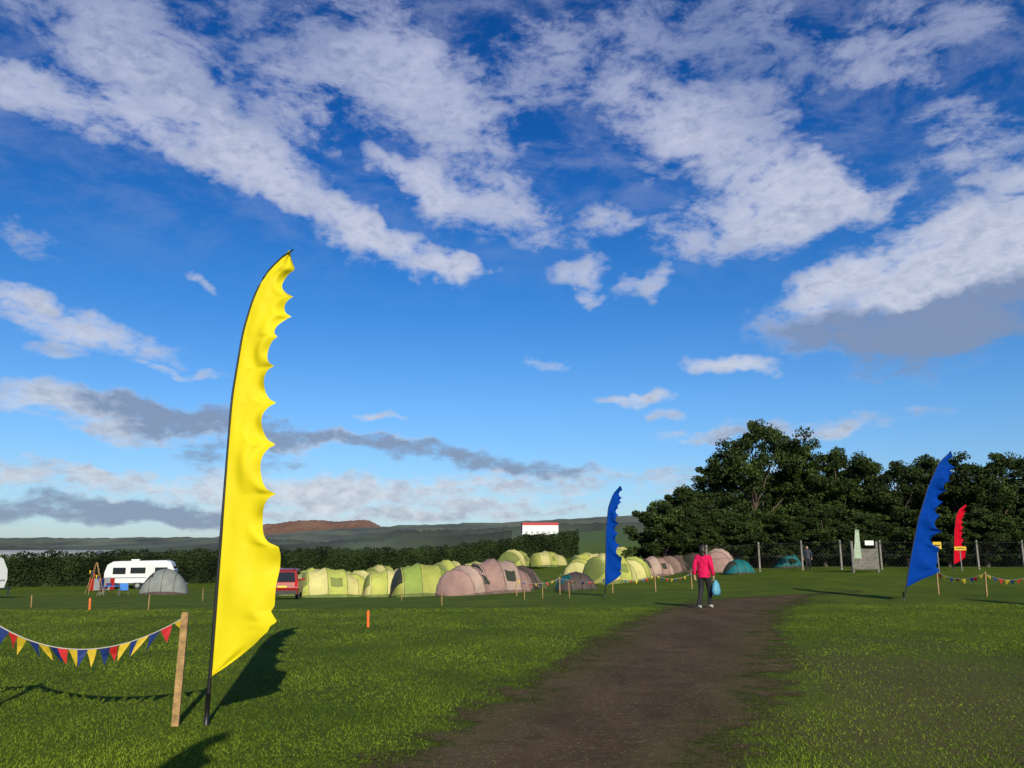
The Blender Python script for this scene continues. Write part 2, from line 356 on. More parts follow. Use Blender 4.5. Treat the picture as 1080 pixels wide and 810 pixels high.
trees=[(3,700,66,.80,1.0),(3,722,70,.98,1.0),(2,752,72,.80,.95),(1,800,72,1.07,1.0),(2,838,74,1.0,1.0),(0,862,73,.92,1.0),(2,888,72,.86,1.0),(0,915,74,.88,.95),(1,950,72,.76,.9),
 (2,985,74,.84,1.0),(0,1022,72,.82,1.0),(1,1060,72,.86,.95),(2,1100,72,.82,1.0),(0,1150,74,.84,1.0),(3,740,67,.6,1),(3,775,66,.65,.9),(3,815,67,.6,1),(3,870,68,.7,1),(3,915,68,.6,1),(3,955,68,.7,1.1),(3,1000,68,.6,1),(3,1040,67,.65,1.1),(3,1090,67,.65,1),(1,1210,76,.9,1)]
for i,(k,px,y,sz,sxy) in enumerate(trees):
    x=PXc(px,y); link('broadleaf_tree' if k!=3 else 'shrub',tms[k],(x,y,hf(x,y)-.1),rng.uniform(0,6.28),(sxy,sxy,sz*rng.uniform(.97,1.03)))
def hedge(name,pts,n,size,thick,matl,seed=3):
    rg=np.random.default_rng(seed); pts=np.array(pts,dtype=float); seg=np.linalg.norm(np.diff(pts[:,:2],axis=0),axis=1); cum=np.concatenate([[0],np.cumsum(seg)])
    s=rg.random(n)*cum[-1]; x=np.interp(s,cum,pts[:,0]); y=np.interp(s,cum,pts[:,1]); hh=np.interp(s,cum,pts[:,2])
    hh=hh*(1+.03*np.sin(s*.9)+.03*np.sin(s*2.3+1)+.02*np.sin(s*5.1))
    t=rg.uniform(-1,1,n); side=rg.random(n); zf=rg.random(n)**.7
    edge=np.where(side<.6,-1.0,t); prof_=np.sqrt(np.clip(1-zf**4,0,1))
    yy_=y+edge*thick*.5*prof_+rg.normal(0,.1,n); zt=h(x,y)+zf*hh+rg.normal(0,.05,n)
    LV=leafquads(np.stack([x+rg.normal(0,.1,n),yy_,zt],1),size,rg)
    m=60; S=np.linspace(0,cum[-1],m); cx=np.interp(S,cum,pts[:,0]); cy_=np.interp(S,cum,pts[:,1]); ch=np.interp(S,cum,pts[:,2])*.86
    g=h(cx,cy_); k=thick*.36
    core=np.stack([np.stack([cx,cy_-k,g],1),np.stack([cx,cy_-k*.9,g+ch],1),np.stack([cx,cy_+k*.9,g+ch],1),np.stack([cx,cy_+k,g],1)],1).reshape(-1,3)
    I=np.arange(m*4).reshape(m,4); CF=[]
    for a_ in range(3): CF.append(np.stack([I[:-1,a_],I[1:,a_],I[1:,a_+1],I[:-1,a_+1]],1))
    CF=np.concatenate(CF); LF=np.arange(len(LV)).reshape(-1,4)+m*4
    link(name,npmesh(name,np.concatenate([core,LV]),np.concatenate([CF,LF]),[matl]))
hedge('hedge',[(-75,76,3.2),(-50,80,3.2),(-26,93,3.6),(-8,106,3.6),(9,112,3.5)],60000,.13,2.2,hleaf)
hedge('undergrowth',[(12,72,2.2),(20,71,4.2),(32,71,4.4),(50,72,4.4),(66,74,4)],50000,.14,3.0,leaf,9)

# ---------------------------------------------------------------- distant hills
def ridge(name,pts,y,depth,m,rough=1.0,seed=0,n=260):
    rd=np.random.default_rng(seed); px=np.array([p[0] for p in pts]); zt=np.array([p[1] for p in pts])
    x=np.linspace(px[0],px[-1],n); z=np.interp(x,px,zt); nz=np.zeros(n)
    for o in (1,2,4,8): nz+=np.interp(np.arange(n),np.arange(0,n+o*8,max(1,24//o)),rd.normal(0,1,len(np.arange(0,n+o*8,max(1,24//o)))))/o
    nz+=rd.normal(0,.35,n); z=z+nz*rough
    rows=[]
    for dy,f in ((-depth,-.05),(-depth*.6,.45),(-depth*.25,.85),(0,1.0),(depth*.5,.7),(depth,-.05)):
        rows.append(np.stack([x,np.full(n,y+dy)+rd.normal(0,depth*.03,n),np.minimum(z*f, z)-2],1))
    V=np.concatenate(rows); I=np.arange(len(V)).reshape(6,n); F=np.stack([I[:-1,:-1],I[:-1,1:],I[1:,1:],I[1:,:-1]],-1).reshape(-1,4)
    return link(name,npmesh(name,V,F,[m],True))
mh=mat('hill_heath',(.17,.085,.055),1,.2,.01,col2=(.21,.12,.075))
mw=mat('hill_woods',(.030,.048,.036),1,.4,.02,col2=(.05,.07,.045))  # distance haze mixed into the base colour, greyed towards blue
mf=mat('far_fields',(.050,.072,.060),1,.35,.008,col2=(.10,.12,.075))  # bluish grey of the distance haze is put into this colour
ridge('hill',[(-900,10),(-820,45),(-740,70),(-640,76),(-440,78),(-405,60),(-330,20),(-250,5)],2500,400,mh,2.0,1)
ridge('hills',[(-700,5),(-340,35),(-120,46),(0,50),(120,58),(260,66),(600,75),(1500,60),(2500,30)],1600,500,mf,1.6,2)
ridge('distant_woodland',[(-260,6),(-150,14),(-60,20),(60,24),(160,30),(400,36),(900,30)],820,60,mw,1.6,3,400)
ridge('hills',[(-4000,25),(-2500,35),(-1500,22),(-900,30),(-500,25),(0,20)],2300,300,mf,2.5,4)
ridge('distant_woodland',[(-600,1.5),(-300,3),(-200,2.5),(-120,4),(-60,6),(0,10)],420,20,mw,.7,6,400)

# ---------------------------------------------------------------- common materials
yellow=mat('yellow_flag_cloth',(.90,.74,.012),.6,.04,3,bump=.12,bscale=6,trans=.25,spec=.2)
blue=mat('blue_flag_cloth',(.0005,.045,.31),.7,.1,3,bump=.1,bscale=6,trans=.15,spec=.05)
red=mat('red_flag_cloth',(.55,.004,.02),.7,.1,3,bump=.1,bscale=6,trans=.15,spec=.05)
black=mat('black_pole',(.012,.012,.014),.4,.1)
wood=mat('pale_wood',(.36,.22,.085),.8,.4,14,bump=.4,bscale=60)
orange=mat('orange_marker',(.85,.16,.02),.5,.1)
rope=mat('rope',(.45,.42,.35),.8,.1)
white=mat('white_paint',(.74,.74,.72),.35,.06)
glass=mat('dark_glass',(.02,.025,.03),.08,.1)
rubber=mat('rubber',(.02,.02,.02),.8,.1)
steel=mat('galvanised_steel',(.25,.26,.27),.5,.1,metal=.4)

# ---------------------------------------------------------------- feather flags
low=[(.447,0),(.55,.15),(.673,.31),(.78,.45),(.902,.585),(.95,.60),(.995,.66),(1.03,.62),(1.088,.57),(1.14,.60),(1.275,.61),(1.42,.615),(1.559,.62),(1.65,.63),(1.73,.62)]
tips=[(1.73,.62,0),(2.27,.58,.19),(2.80,.52,.17),(3.25,.50,.15),(3.63,.49,.14),(3.96,.50,.11),(4.22,.61,.09),(4.42,.63,.10),(4.76,.58,.13),(4.93,.60,.02)]
prof=list(low)
for (z0,w0,_),(z1,w1,dp) in zip(tips[:-1],tips[1:]):
    for i in range(1,13):
        t=i/12; prof.append((z0+(z1-z0)*t,w0+(w1-w0)*t-dp*math.sin(math.pi*t**.85)**.6))
def feather_flag(name,loc,pole,cloth,wscale=1,H=4.97,rz=0,seed=0,wob=.045):
    mb=MB(); rd=random.Random(seed); k=H/4.97
    pz=np.array([p[0] for p in pole]); pxx=np.array([p[1] for p in pole])
    def bend(z): return float(np.mean(np.interp(np.clip(z+np.array([-.12,-.06,0,.06,.12]),0,H),pz,pxx)))
    zs=np.linspace(0,H,60)
    pts=[(bend(z) if z<H else pxx[-1],0,z) for z in zs]
    mb.tube(pts,[.021-.013*i/59 for i in range(60)],1,8)
    mb.tube([(0,0,-.1),(0,0,.30)],.026,1,8)
    A=np.array([p[0] for p in prof])*k; B=np.array([p[1] for p in prof])
    rows=260; cols=18; v=[];f=[]
    base=lambda z: float(np.interp(z,[0,3.3,4.03,4.46,4.79,4.97],[0,.03,.10,.2,.36,.6]))
    ph=rd.uniform(0,6)
    for i in range(rows+1):
        z=A[0]+(H*.998-A[0])*i/rows; x0=bend(z)+.005
        wd=max(.004,(float(np.interp(z,A,B))-base(z/k))*wscale)
        for j in range(cols+1):
            u=j/cols; amp=wob*u*min(1,(z-A[0])/.5+.2)
            dy=amp*(math.sin(z*4.2+u*2.4+ph)+.5*math.sin(z*9+u*5+ph*2))+.012*math.sin(u*9+z*3+ph)*u
            dy+=.05*max(0,u-.7)*3*math.sin(z*14+ph)+.006*math.sin(z*2.0-u*14)
            v.append((x0+wd*u,dy,z))
    for i in range(rows):
        for j in range(cols):
            a=i*(cols+1)+j; f.append((a,a+1,a+cols+2,a+cols+1))
    mb.add(v,f,0)
    return mb.build(name,[cloth,black,steel],loc,rz,smooth=True)
P0=[(0,0),(3.3,.03),(4.03,.10),(4.46,.2),(4.79,.36),(4.97,.6)]
PB=[(0,0),(1.3,.33),(2.7,.75),(3.8,1.2),(4.6,1.65),(4.97,2.1)]
feather_flag('yellow_feather_flag',(-3.03,8.49,0),P0,yellow)
feather_flag('blue_feather_flag',(PXc(637,35),35,hf(4,35)),[(0,0),(2.7,.1),(3.7,.22),(4.3,.45),(4.62,.78)],blue,1.1,4.62,seed=4,wob=.07)
feather_flag('blue_feather_flag',(PXc(948,27.5),27.5,hf(13,27.5)),PB,blue,1.5,4.97,seed=6,wob=.09)
feather_flag('red_feather_flag',(PXc(1003,58),58,hf(31,58)),[(0,0),(2.7,.35),(3.8,.6),(4.3,.9),(4.6,1.4)],red,1.35,4.6,seed=9)
feather_flag('yellow_feather_flag',(-1.05,-1.7,0),P0,yellow,seed=12)
feather_flag('blue_feather_flag',(17.0,18.6,hf(17,18.6)),P0,blue,1.4,4.97,seed=15)

# ---------------------------------------------------------------- posts, stakes, bunting
by=mat('bunting_yellow',(.80,.55,.03),.6,.1,trans=.3); bb=mat('bunting_blue',(.012,.035,.17),.6,.1,trans=.2); br=mat('bunting_red',(.60,.02,.02),.6,.1,trans=.2)
def post(name,x,y,hh,r=.035,m=wood,sq=True,tilt=0):
    mb=MB(); z=hf(x,y)
    if sq: mb.box((0,0,hh/2-.05),(r*2,r*1.8,hh+.1),0,rz=.2); mb.box((0,0,hh+.008),(r*1.6,r*1.4,.016),0,rz=.2)
    else: mb.tube([(0,0,-.1),(0,0,hh*.95),(0,0,hh)],[r,r,r*.6],0,8)
    o=mb.build(name,[m],(x,y,z),bevel=.004 if sq and r>.02 else 0); o.rotation_euler[1]=tilt; return o
def bunting(name,p0,p1,sag,n,fw,fh,seed=0,rr=.004,pat=(0,1,2)):
    rd=random.Random(seed); p0=Vector(p0);p1=Vector(p1); mb=MB()
    def at_(t):
        q=p0.lerp(p1,t); q.z-=sag*4*t*(1-t); return q
    mb.tube([at_(i/30) for i in range(31)],rr,3,5)
    for i in range(n):
        t=(i+.5+rd.uniform(-.22,.22))/n; ln=(p1-p0).length; a=at_(t-fw/2/ln); b_=at_(t+fw/2/ln)
        sw=Vector((rd.uniform(-.35,.45)*fh,rd.uniform(-.6,.6)*fh,-fh*rd.uniform(.7,1)))
        mid=(a+b_)/2; tip=mid+sw; m1=a.lerp(tip,.5)+Vector((0,rd.uniform(-.02,.02),0)); m2=b_.lerp(tip,.5)+Vector((0,rd.uniform(-.02,.02),0))
        mb.add([a,b_,m2,tip,m1],[(0,1,2,4),(4,2,3)],pat[(i+seed)%len(pat)])
    return mb.build(name,[by,bb,br,rope],(0,0,0))
post('wooden_post',-3.32,8.45,1.07,tilt=.015)
post('wooden_post',-5.55,8.75,1.07)
bunting('bunting',(-3.32,8.45,1.03),(-5.55,8.75,1.04),.33,20,.12,.20,1,.006,(1,0,2,1,0))
bunting('bunting',(-5.55,8.75,1.04),(-8.2,9.4,1.02),.3,22,.12,.20,2,.006,(1,0,2,1,0))
for (px,row,hh,m) in [(391,18.5,.36,orange),(101,26,.35,orange),(162,26,.45,wood),(218,40,.6,wood),(425,36,.5,wood),(467,28,.42,wood),(40,28,.4,wood),(553,33,.45,wood),(600,34,.6,wood),(572,34,.5,wood),(268,30,.4,wood)]:
    post('marker_stake',PXc(px,row)*1.0,row,hh,.018 if m is wood else .032,m,sq=False,tilt=random.uniform(-.06,.06))
def fence_line(pts,hh,n,seed,fw=.16,fh=.2):
    P_=[(PXc(px,y),y) for px,y in pts]
    for i,(x,y) in enumerate(P_): post('marker_stake',x,y,hh,.022,tilt=random.uniform(-.04,.04))
    for i in range(len(P_)-1):
        (a,b_),(c_,d_)=P_[i],P_[i+1]
        bunting('bunting',(a,b_,hf(a,b_)+hh-.05),(c_,d_,hf(c_,d_)+hh-.05),.22,n,fw,fh,seed+i,.006)
fence_line([(545,40),(590,40),(645,39),(690,39),(728,40)],.8,8,3,.13,.17)
fence_line([(985,31),(1035,29.5),(1088,28.5)],.85,8,5,.16,.2)
fence_line([(1100,25),(1180,22)],.95,9,5)

# ---------------------------------------------------------------- tents
def fab(n,c,c2=None,t=.2): return mat(n,c,.65,.14,1.5,bump=.6,bscale=2.5,trans=t,col2=c2,spec=.25,orand=.12)
lime=fab('lime_tent_fabric',(.47,.50,.11)); lime2=fab('green_tent_fabric',(.33,.44,.09)); yel=fab('yellow_tent_fabric',(.62,.57,.22)); lined=fab('olive_tent_fabric',(.22,.26,.07))
trim=fab('dark_green_trim',(.14,.18,.05),t=0); brown=fab('beige_tent_fabric',(.50,.36,.29)); brown2=fab('rose_tent_fabric',(.42,.26,.22)); dbrown=fab('brown_tent_fabric',(.085,.06,.055),t=.05)
mbrown=fab('tan_trim',(.18,.12,.10),t=0)
grey=fab('grey_tent_fabric',(.25,.27,.25)); teal=fab('teal_tent_fabric',(.01,.15,.16)); dark=fab('dark_tent_panel',(.04,.045,.03),t=0)  # dark: skin panels with interior shade painted in at openings; also plain trim
def tent(name,x,y,Lh,W,H,mats,rz,seed=0,kind='tunnel'):
    rd=random.Random(seed); mb=MB(); ns=44; na=24; v=[];f=[];mi=[]
    m1=rd.uniform(.34,.42); m2=rd.uniform(.62,.72); hoops=[.14,m1,m2,.88]; tall=[.86,1.0,.93,.62+rd.uniform(0,.1)]
    for i in range(ns+1):
        s=i/ns
        if kind=='tunnel':
            if s<.14: sc=math.sqrt(max(0,1-((.14-s)/.14)**2))*tall[0]
            elif s>.88: sc=math.sqrt(max(0,1-((s-.88)/.12)**2))*tall[3]
            else:
                sc=np.interp(s,hoops,tall)
                k=max(j for j in range(4) if hoops[j]<=s+1e-6)
                if k<3: t=(s-hoops[k])/(hoops[k+1]-hoops[k]); sc*=1-.05*math.sin(math.pi*t)
        else: sc=max(0,math.sin(math.pi*s))**.55
        for j in range(na+1):
            a=math.pi*j/na; px_=(s-.5)*Lh; c_=math.cos(a); q=abs(c_)**.9*(1 if c_>0 else -1)
            wr=1+.016*math.sin(j*2.1+i*.7+seed)+rd.uniform(-.007,.007)
            v.append((px_,W/2*(sc**.6)*q*wr,H*sc*(math.sin(a)**.95 if math.sin(a)>0 else 0)*wr))
    for i in range(ns):
        s=(i+.5)/ns
        for j in range(na):
            A_=i*(na+1)+j; f.append((A_,A_+1,A_+na+2,A_+na+1)); u=min(j,na-1-j)
            m=0
            if u<1: m=1
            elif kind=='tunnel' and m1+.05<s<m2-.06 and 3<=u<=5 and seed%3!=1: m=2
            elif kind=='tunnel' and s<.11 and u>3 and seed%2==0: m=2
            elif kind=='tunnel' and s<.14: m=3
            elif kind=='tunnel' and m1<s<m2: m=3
            elif kind=='dome' and s<.3 and u>6: m=3
            mi.append(m)
    mb.add(v,f,mi)
    for hs in (hoops if kind=='tunnel' else [.25,.5,.75]):
        i=round(hs*ns); pts=[Vector(v[i*(na+1)+j])*1.008 for j in range(na+1)]
        mb.tube(pts,.020,1,5)
        for sg in (0,na):
            base=Vector(v[i*(na+1)+(5 if sg==0 else na-5)]); out=Vector((base.x*1.05,base.y*1.9,0.02)); mb.tube([base,out],.005,4,4)
    return mb.build(name,mats+[rope],(x,y,hf(x,y)),rz,smooth=True)
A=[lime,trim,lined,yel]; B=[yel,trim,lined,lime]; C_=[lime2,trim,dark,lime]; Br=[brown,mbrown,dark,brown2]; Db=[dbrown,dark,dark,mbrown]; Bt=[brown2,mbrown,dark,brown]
tl=[(350,59,4.6,3.3,2.05,B,.55),(386,61,4.2,3.2,1.9,B,1.0),(414,58,4.0,3.2,1.85,A,.35),(322,65,4,3.0,1.7,B,.2),
(452,54,4.8,3.6,2.1,C_,.45),(494,48.5,3.4,3.0,1.7,Br,1.1),(524,50,3.9,3.3,2.05,Bt,.6),(551,56,2.8,2.4,1.6,Db,1.3),
(335,78,4.0,2.8,1.9,A,.9),(363,74,3.8,2.8,1.8,C_,.4),(404,85,4.0,3.0,2.0,B,1.1),(437,80,4.4,3.2,2.0,A,.4),(474,92,4.4,3.2,2.1,A,1.0),
(506,88,3.8,3.0,1.8,A,.4),(543,99,4.4,3.6,2.2,B,1.0),(578,95,4.2,3.2,1.8,B,.3),(303,82,4,3,1.8,A,.5),
(613,65,3.0,2.6,1.8,A,1.0),(643,57,3.6,3.0,2.05,B,.6),(668,61,2.9,2.5,1.65,A,1.1),(690,64,2.8,2.3,1.5,Br,.5),(710,66,2.8,2.5,1.6,Db,1.1),(733,66,2.6,2.4,1.5,Db,.8),
(758,63,2.8,2.4,1.75,Br,1.2),(622,80,4,3,2.0,A,.5),(655,84,4,3,2.1,B,1.1)]
for i,t in enumerate(tl):
    tent('tunnel_tent',PXc(t[0],t[1]),t[1],t[2],t[3],t[4],t[5],t[6]+rng.uniform(-.2,.2),i)
tent('dome_tent',PXc(177,67),67,3.7,2.8,2.0,[grey,dbrown,dark,dark],.2,3,'dome')
tent('dome_tent',PXc(607,47),47,2.4,1.9,1.0,[dbrown,dark,dark,teal],.3,4,'dome')
tent('dome_tent',PXc(778,58),58,2.2,1.8,1.0,[teal,dark,dark,dark],.3,5,'dome')
tent('dome_tent',PXc(828,66),66,2.4,2.0,1.3,[teal,dark,dark,dark],.3,6,'dome')

# ---------------------------------------------------------------- caravans
stripe=mat('grey_stripe',(.25,.27,.3),.5,.1)
def caravan(name,x,y,rz,Lc=6.0):
    mb=MB(); k=Lc/6
    pr=[(-3*k,.55),(-3*k,1.5),(-2.8*k,2.2),(-2.3*k,2.5),(2.2*k,2.58),(2.65*k,2.4),(3*k,1.7),(3.05*k,1.1),(2.9*k,.55)]
    mb.prism(pr,1.12,0)
    for sg in(-1,1):
        yv=sg*1.123
        for (a,b_,c_,d_,m) in [(-2.3*k,-1.2*k,1.35,1.95,1),(-.8*k,.5*k,1.4,1.95,1),(1.3*k,2.4*k,1.35,1.95,1),(-2.95*k,.6*k,.98,1.08,2),(1.22*k,2.9*k,.98,1.08,2),(.62*k,1.2*k,.62,2.2,3)]:
            mb.box(((a+b_)/2,yv,(c_+d_)/2),(b_-a,.03,d_-c_),m)
        mb.tube([(-.1,sg*.95,.33),(-.1,sg*1.14,.33)],.33,4,16); mb.tube([(-.1,sg*1.141,.33),(-.1,sg*1.16,.33)],.17,5,12)
        mb.box((-.1,sg*1.13,.66),(.95,.04,.16),0)
    mb.box((2.88*k,0,1.75),(.12,1.7,.55),1); mb.box((-2.985*k,0,1.65),(.06,1.6,.5),1)
    mb.box((0,0,.5),(5.6*k,1.9,.12),5); mb.box((-.6,0,2.62),(.7,.6,.12),0); mb.tube([(2.9*k,0,.45),(4.1*k,0,.42)],.05,5,8); mb.tube([(3.9*k,0,.42),(3.9*k,0,0)],.04,5,8)
    mb.tube([(-2.9*k,-.6,.9),(-2.9*k,-.6,1.2)],.06,6,8)
    return mb.build(name,[white,glass,stripe,mat('door_panel',(.66,.66,.66),.4),rubber,steel,orange],(x,y,hf(x,y)),rz,bevel=.03)
caravan('caravan',PXc(152,78),78,.25,6.0)
caravan('caravan',PXc(-12,52)-2.3,52,1.1,6.0)

def windbreak(x,y,rz):
    mb=MB(); cols=[0,1,2,1,0,3]
    for i in range(5):
        x0=i*.45; z1=1.1
        mb.add([(x0,.1*(i%2),.1),(x0+.45,.1*((i+1)%2),.1),(x0+.45,.1*((i+1)%2),z1),(x0,.1*(i%2),z1)],[(0,1,2,3)],cols[i]); mb.tube([(x0,.1*(i%2),-.1),(x0,.1*(i%2),1.25)],.018,4,6)
    mb.build('windbreak',[br,stripe,bb,by,wood],(x,y,hf(x,y)),rz)
windbreak(PXc(98,72),72,.9)
mb=MB()
for a_ in (-.9,-.3,.4,.9): mb.tube([(a_,.3*math.sin(a_*5),0),(0.05*a_,0,2.5)],.022,0,6)
for i in range(6): mb.add([(-.5+i*.18,-.1,1.9-i*.12),(-.34+i*.18,-.1,1.86-i*.12),(-.42+i*.18,-.12,1.55-i*.12)],[(0,1,2)],1+i%3)
mb.build('pole_tripod',[wood,by,bb,br],(PXc(104,66),66,hf(-33,66)))
def table(x,y,m):
    mb=MB(); mb.box((0,0,.7),(1.1,.65,.04),0)
    for a in(-.5,.5):
        mb.tube([(a,-.28,0),(a,.28,.68)],.015,1,6); mb.tube([(a,.28,0),(a,-.28,.68)],.015,1,6)
    mb.box((-.2,.05,.82),(.3,.25,.2),2); mb.tube([(.25,0,.72),(.25,0,.95)],.06,2,8)
    mb.build('camping_table',[m,steel,bb],(x,y,hf(x,y)),.3)
def chair(x,y,rz,m):
    mb=MB(); mb.add([(-.27,-.25,.42),(.27,-.25,.42),(.27,.22,.38),(-.27,.22,.38),(-.27,.38,.92),(.27,.38,.92)],[(0,1,2,3),(3,2,5,4)],0)
    for a in(-.29,.29):
        mb.tube([(a,-.28,0),(a,.36,.62)],.014,1,6); mb.tube([(a,.3,0),(a,-.28,.62),(a,.3,.64)],.014,1,6); mb.tube([(a,.22,.38),(a,.4,.95)],.014,1,6)
    mb.build('camping_chair',[m,steel],(x,y,hf(x,y)),rz)
cb=mat('blue_canvas',(.03,.18,.55),.7,.1)
table(PXc(122,64),64,cb); chair(PXc(135,63),63,.5,cb); chair(PXc(112,64),64,-.8,mat('red_canvas',(.4,.03,.03),.7,.1))

# ---------------------------------------------------------------- red people carrier (rear towards us)
def car(name,x,y,rz,paint):
    mb=MB()
    pr=[(-2.2,.38),(-2.25,.75),(-2.15,1.05),(-1.85,1.68),(-1.6,1.76),(.5,1.78),(.85,1.68),(1.5,1.08),(2.15,.92),(2.3,.7),(2.28,.35)]
    mb.prism(pr,.90,0,top_in=.22,zb=1.0)
    def w_(z): return .90-.22*max(0,z-1.0)
    mb.add([(-2.165,-.72,1.10),(-2.165,.72,1.10),(-1.905,.62,1.62),(-1.905,-.62,1.62)],[(0,1,2,3)],1)
    mb.add([(1.45,-.72,1.14),(1.45,.72,1.14),(.93,.62,1.64),(.93,-.62,1.64)],[(3,2,1,0)],1)
    for sg in(-1,1):
        for (a,b_,a2,b2) in[(-1.9,-1.05,-1.68,-1.05),(-.98,-.05,-.98,-.05),(.02,1.3,.02,.8)]:
            mb.add([(a,sg*(w_(1.1)+.006),1.1),(b_,sg*(w_(1.1)+.006),1.1),(b2,sg*(w_(1.62)+.006),1.62),(a2,sg*(w_(1.62)+.006),1.62)],[(0,1,2,3)],1)
        for wx in(-1.4,1.4):
            mb.tube([(wx,sg*.72,.33),(wx,sg*.915,.33)],.33,2,18); mb.tube([(wx,sg*.916,.33),(wx,sg*.93,.33)],.19,3,14)
        mb.box((-2.2,sg*.78,.98),(.10,.16,.34),4); mb.box((2.2,sg*.7,.8),(.14,.3,.14),5)
        mb.box((1.0,sg*1.0,1.12),(.12,.2,.14),0)
    mb.box((-2.27,0,.5),(.12,1.7,.22),6); mb.box((2.3,0,.48),(.1,1.7,.2),6)
    mb.box((-2.262,0,.82),(.02,.5,.11),7); mb.tube([(-1.7,-.55,1.79),(.4,-.55,1.81)],.02,6,6); mb.tube([(-1.7,.55,1.79),(.4,.55,1.81)],.02,6,6)
    return mb.build(name,[paint,glass,rubber,steel,mat('tail_light',(.5,.01,.01),.2),mat('head_light',(.7,.7,.7),.1),mat('bumper',(.03,.03,.03),.6),mat('number_plate',(.75,.6,.05),.5)],(x,y,hf(x,y)),rz,bevel=.03)
car('parked_car',PXc(303,50),50,R(101),mat('red_car_paint',(.26,.006,.008),.35,.05,spec=.3))

# ---------------------------------------------------------------- chain-link fence, sign boards
conc=mat('concrete_post',(.24,.22,.19),.85,.2); wire=mat('fence_wire',(.05,.055,.05),.6,.1)
mb=MB(); xs_=[PXc(px,60) for px in (745,800,845,886,928,970,1030,1078,1125,1180)]
for x in xs_:
    z=hf(x,60); mb.box((x,60,z+1.0),(.12,.12,2.2),0,taper=.8)
for a_,b_ in zip(xs_[:-1],xs_[1:]):
    za,zb=hf(a_,60),hf(b_,60)
    for q in (.15,1.05,1.95): mb.tube([(a_,59.9,za+q),(b_,59.9,zb+q)],.008,1,4,False)
    n=int((b_-a_)/.25)
    for i in range(n):
        x0=a_+(b_-a_)*i/n; x1=a_+(b_-a_)*min(n,i+5)/n; x2=a_+(b_-a_)*max(0,i-5)/n
        mb.tube([(x0,59.9,za+.15),(x1,59.9,za+1.95)],.003,1,3,False); mb.tube([(x0,59.9,za+.15),(x2,59.9,za+1.95)],.003,1,3,False)
mb.build('chain_link_fence',[conc,wire])
bwood=mat('weathered_board',(.15,.14,.12),.85,.3,5,bump=.3)
mb=MB()
for a_ in(-.85,.85): mb.box((a_,0,1.0),(.14,.14,2.0),0)
mb.box((0,-.02,.85),(1.56,.05,1.3),0)
for i in range(7): mb.box((0,-.055,.3+i*.19),(1.56,.02,.165),0)
mb.add([(-.78,-.08,.9),(-.25,-.08,.9),(-.3,-.08,2.75),(-.55,-.08,2.75)],[(0,1,2,3)],1); mb.box((.35,-.07,1.9),(.6,.04,.3),2); mb.tube([(-.43,-.03,.6),(-.43,-.03,2.8)],.04,0,6)
mb.build('notice_board',[bwood,mat('pale_green_panel',(.30,.38,.27),.6,.3,6),white],(PXc(911,54),54,hf(22,54)),.1)
def sign(name,px,y,w_,h_,z_,m):
    mb=MB(); mb.tube([(0,0,-.1),(0,0,z_+h_)],.035,1,8); mb.box((0,-.05,z_+h_/2),(w_,.03,h_),0); mb.box((0,-.068,z_+h_*.5),(w_*.7,.006,h_*.18),2)
    mb.build(name,[m,steel,rubber],(PXc(px,y),y,hf(PXc(px,y),y)),0)
sign('yellow_sign',988,54,.55,.45,1.5,by); sign('yellow_sign',1012,56,.8,.25,1.4,by)

# ---------------------------------------------------------------- far buildings
mb=MB(); roof=mat('red_cladding',(.45,.03,.04),.6,.1)
mb.prism([(-13,0),(-13,8.5),(13,8.5),(13,0)],9,0)
mb.box((0,-9.05,7.8),(26.2,.2,1.6),1)
for i in range(6): mb.box((-10+i*4,-9.05,1.6),(2.0,.15,2.4),2)
mb.box((0,0,8.7),(26.3,18.4,.3),1); mb.box((-13.1,-1,5),(.2,14,7),1)
x=PXc(569,600); mb.build('warehouse',[white,roof,mat('loading_door',(.4,.42,.44),.6)],(x,600,hf(x,600)+.3),.05)
pt=mat('polythene',(.28,.30,.32),.6,.2,.3)
mb=MB()
for i in range(2):
    y0=i*9.2
    arc=[(math.cos(math.pi*k/12)*4.4,math.sin(math.pi*k/12)*2.5) for k in range(13)]
    v=[(xx_,y0+p[0],p[1]) for xx_ in (-20,20) for p in arc]; f=[(k,k+1,14+k,13+k) for k in range(12)]+[tuple(range(13)),tuple(reversed(range(13,26)))]
    mb.add(v,f,0)
mb.build('polytunnel_greenhouse',[pt],(-128,215,-2.1),.05)

# ---------------------------------------------------------------- people
def skin_tube(verts,edges,rad,sub=2):
    me=bpy.data.meshes.new('tmp'); me.from_pydata(verts,edges,[]); o=bpy.data.objects.new('tmp',me); scn.collection.objects.link(o)
    o.modifiers.new('s','SKIN')
    for i,r in enumerate(rad):
        me.skin_vertices[0].data[i].radius=r if hasattr(r,'__len__') else (r,r)
    for i in range(len(rad)): me.skin_vertices[0].data[i].use_root=(i==0)
    sb=o.modifiers.new('u','SUBSURF'); sb.levels=sub; sb.render_levels=sub
    dg=bpy.context.evaluated_depsgraph_get(); ev=o.evaluated_get(dg); m2=ev.to_mesh()
    V=[tuple(v.co) for v in m2.vertices]; F=[tuple(p.vertices) for p in m2.polygons]; ev.to_mesh_clear(); bpy.data.objects.remove(o); return V,F
hair=mat('dark_hair',(.02,.014,.01),.5,.3,30); skinm=mat('skin',(.55,.33,.24),.5,.08); jeans=mat('black_trousers',(.012,.012,.016),.8,.2,20)
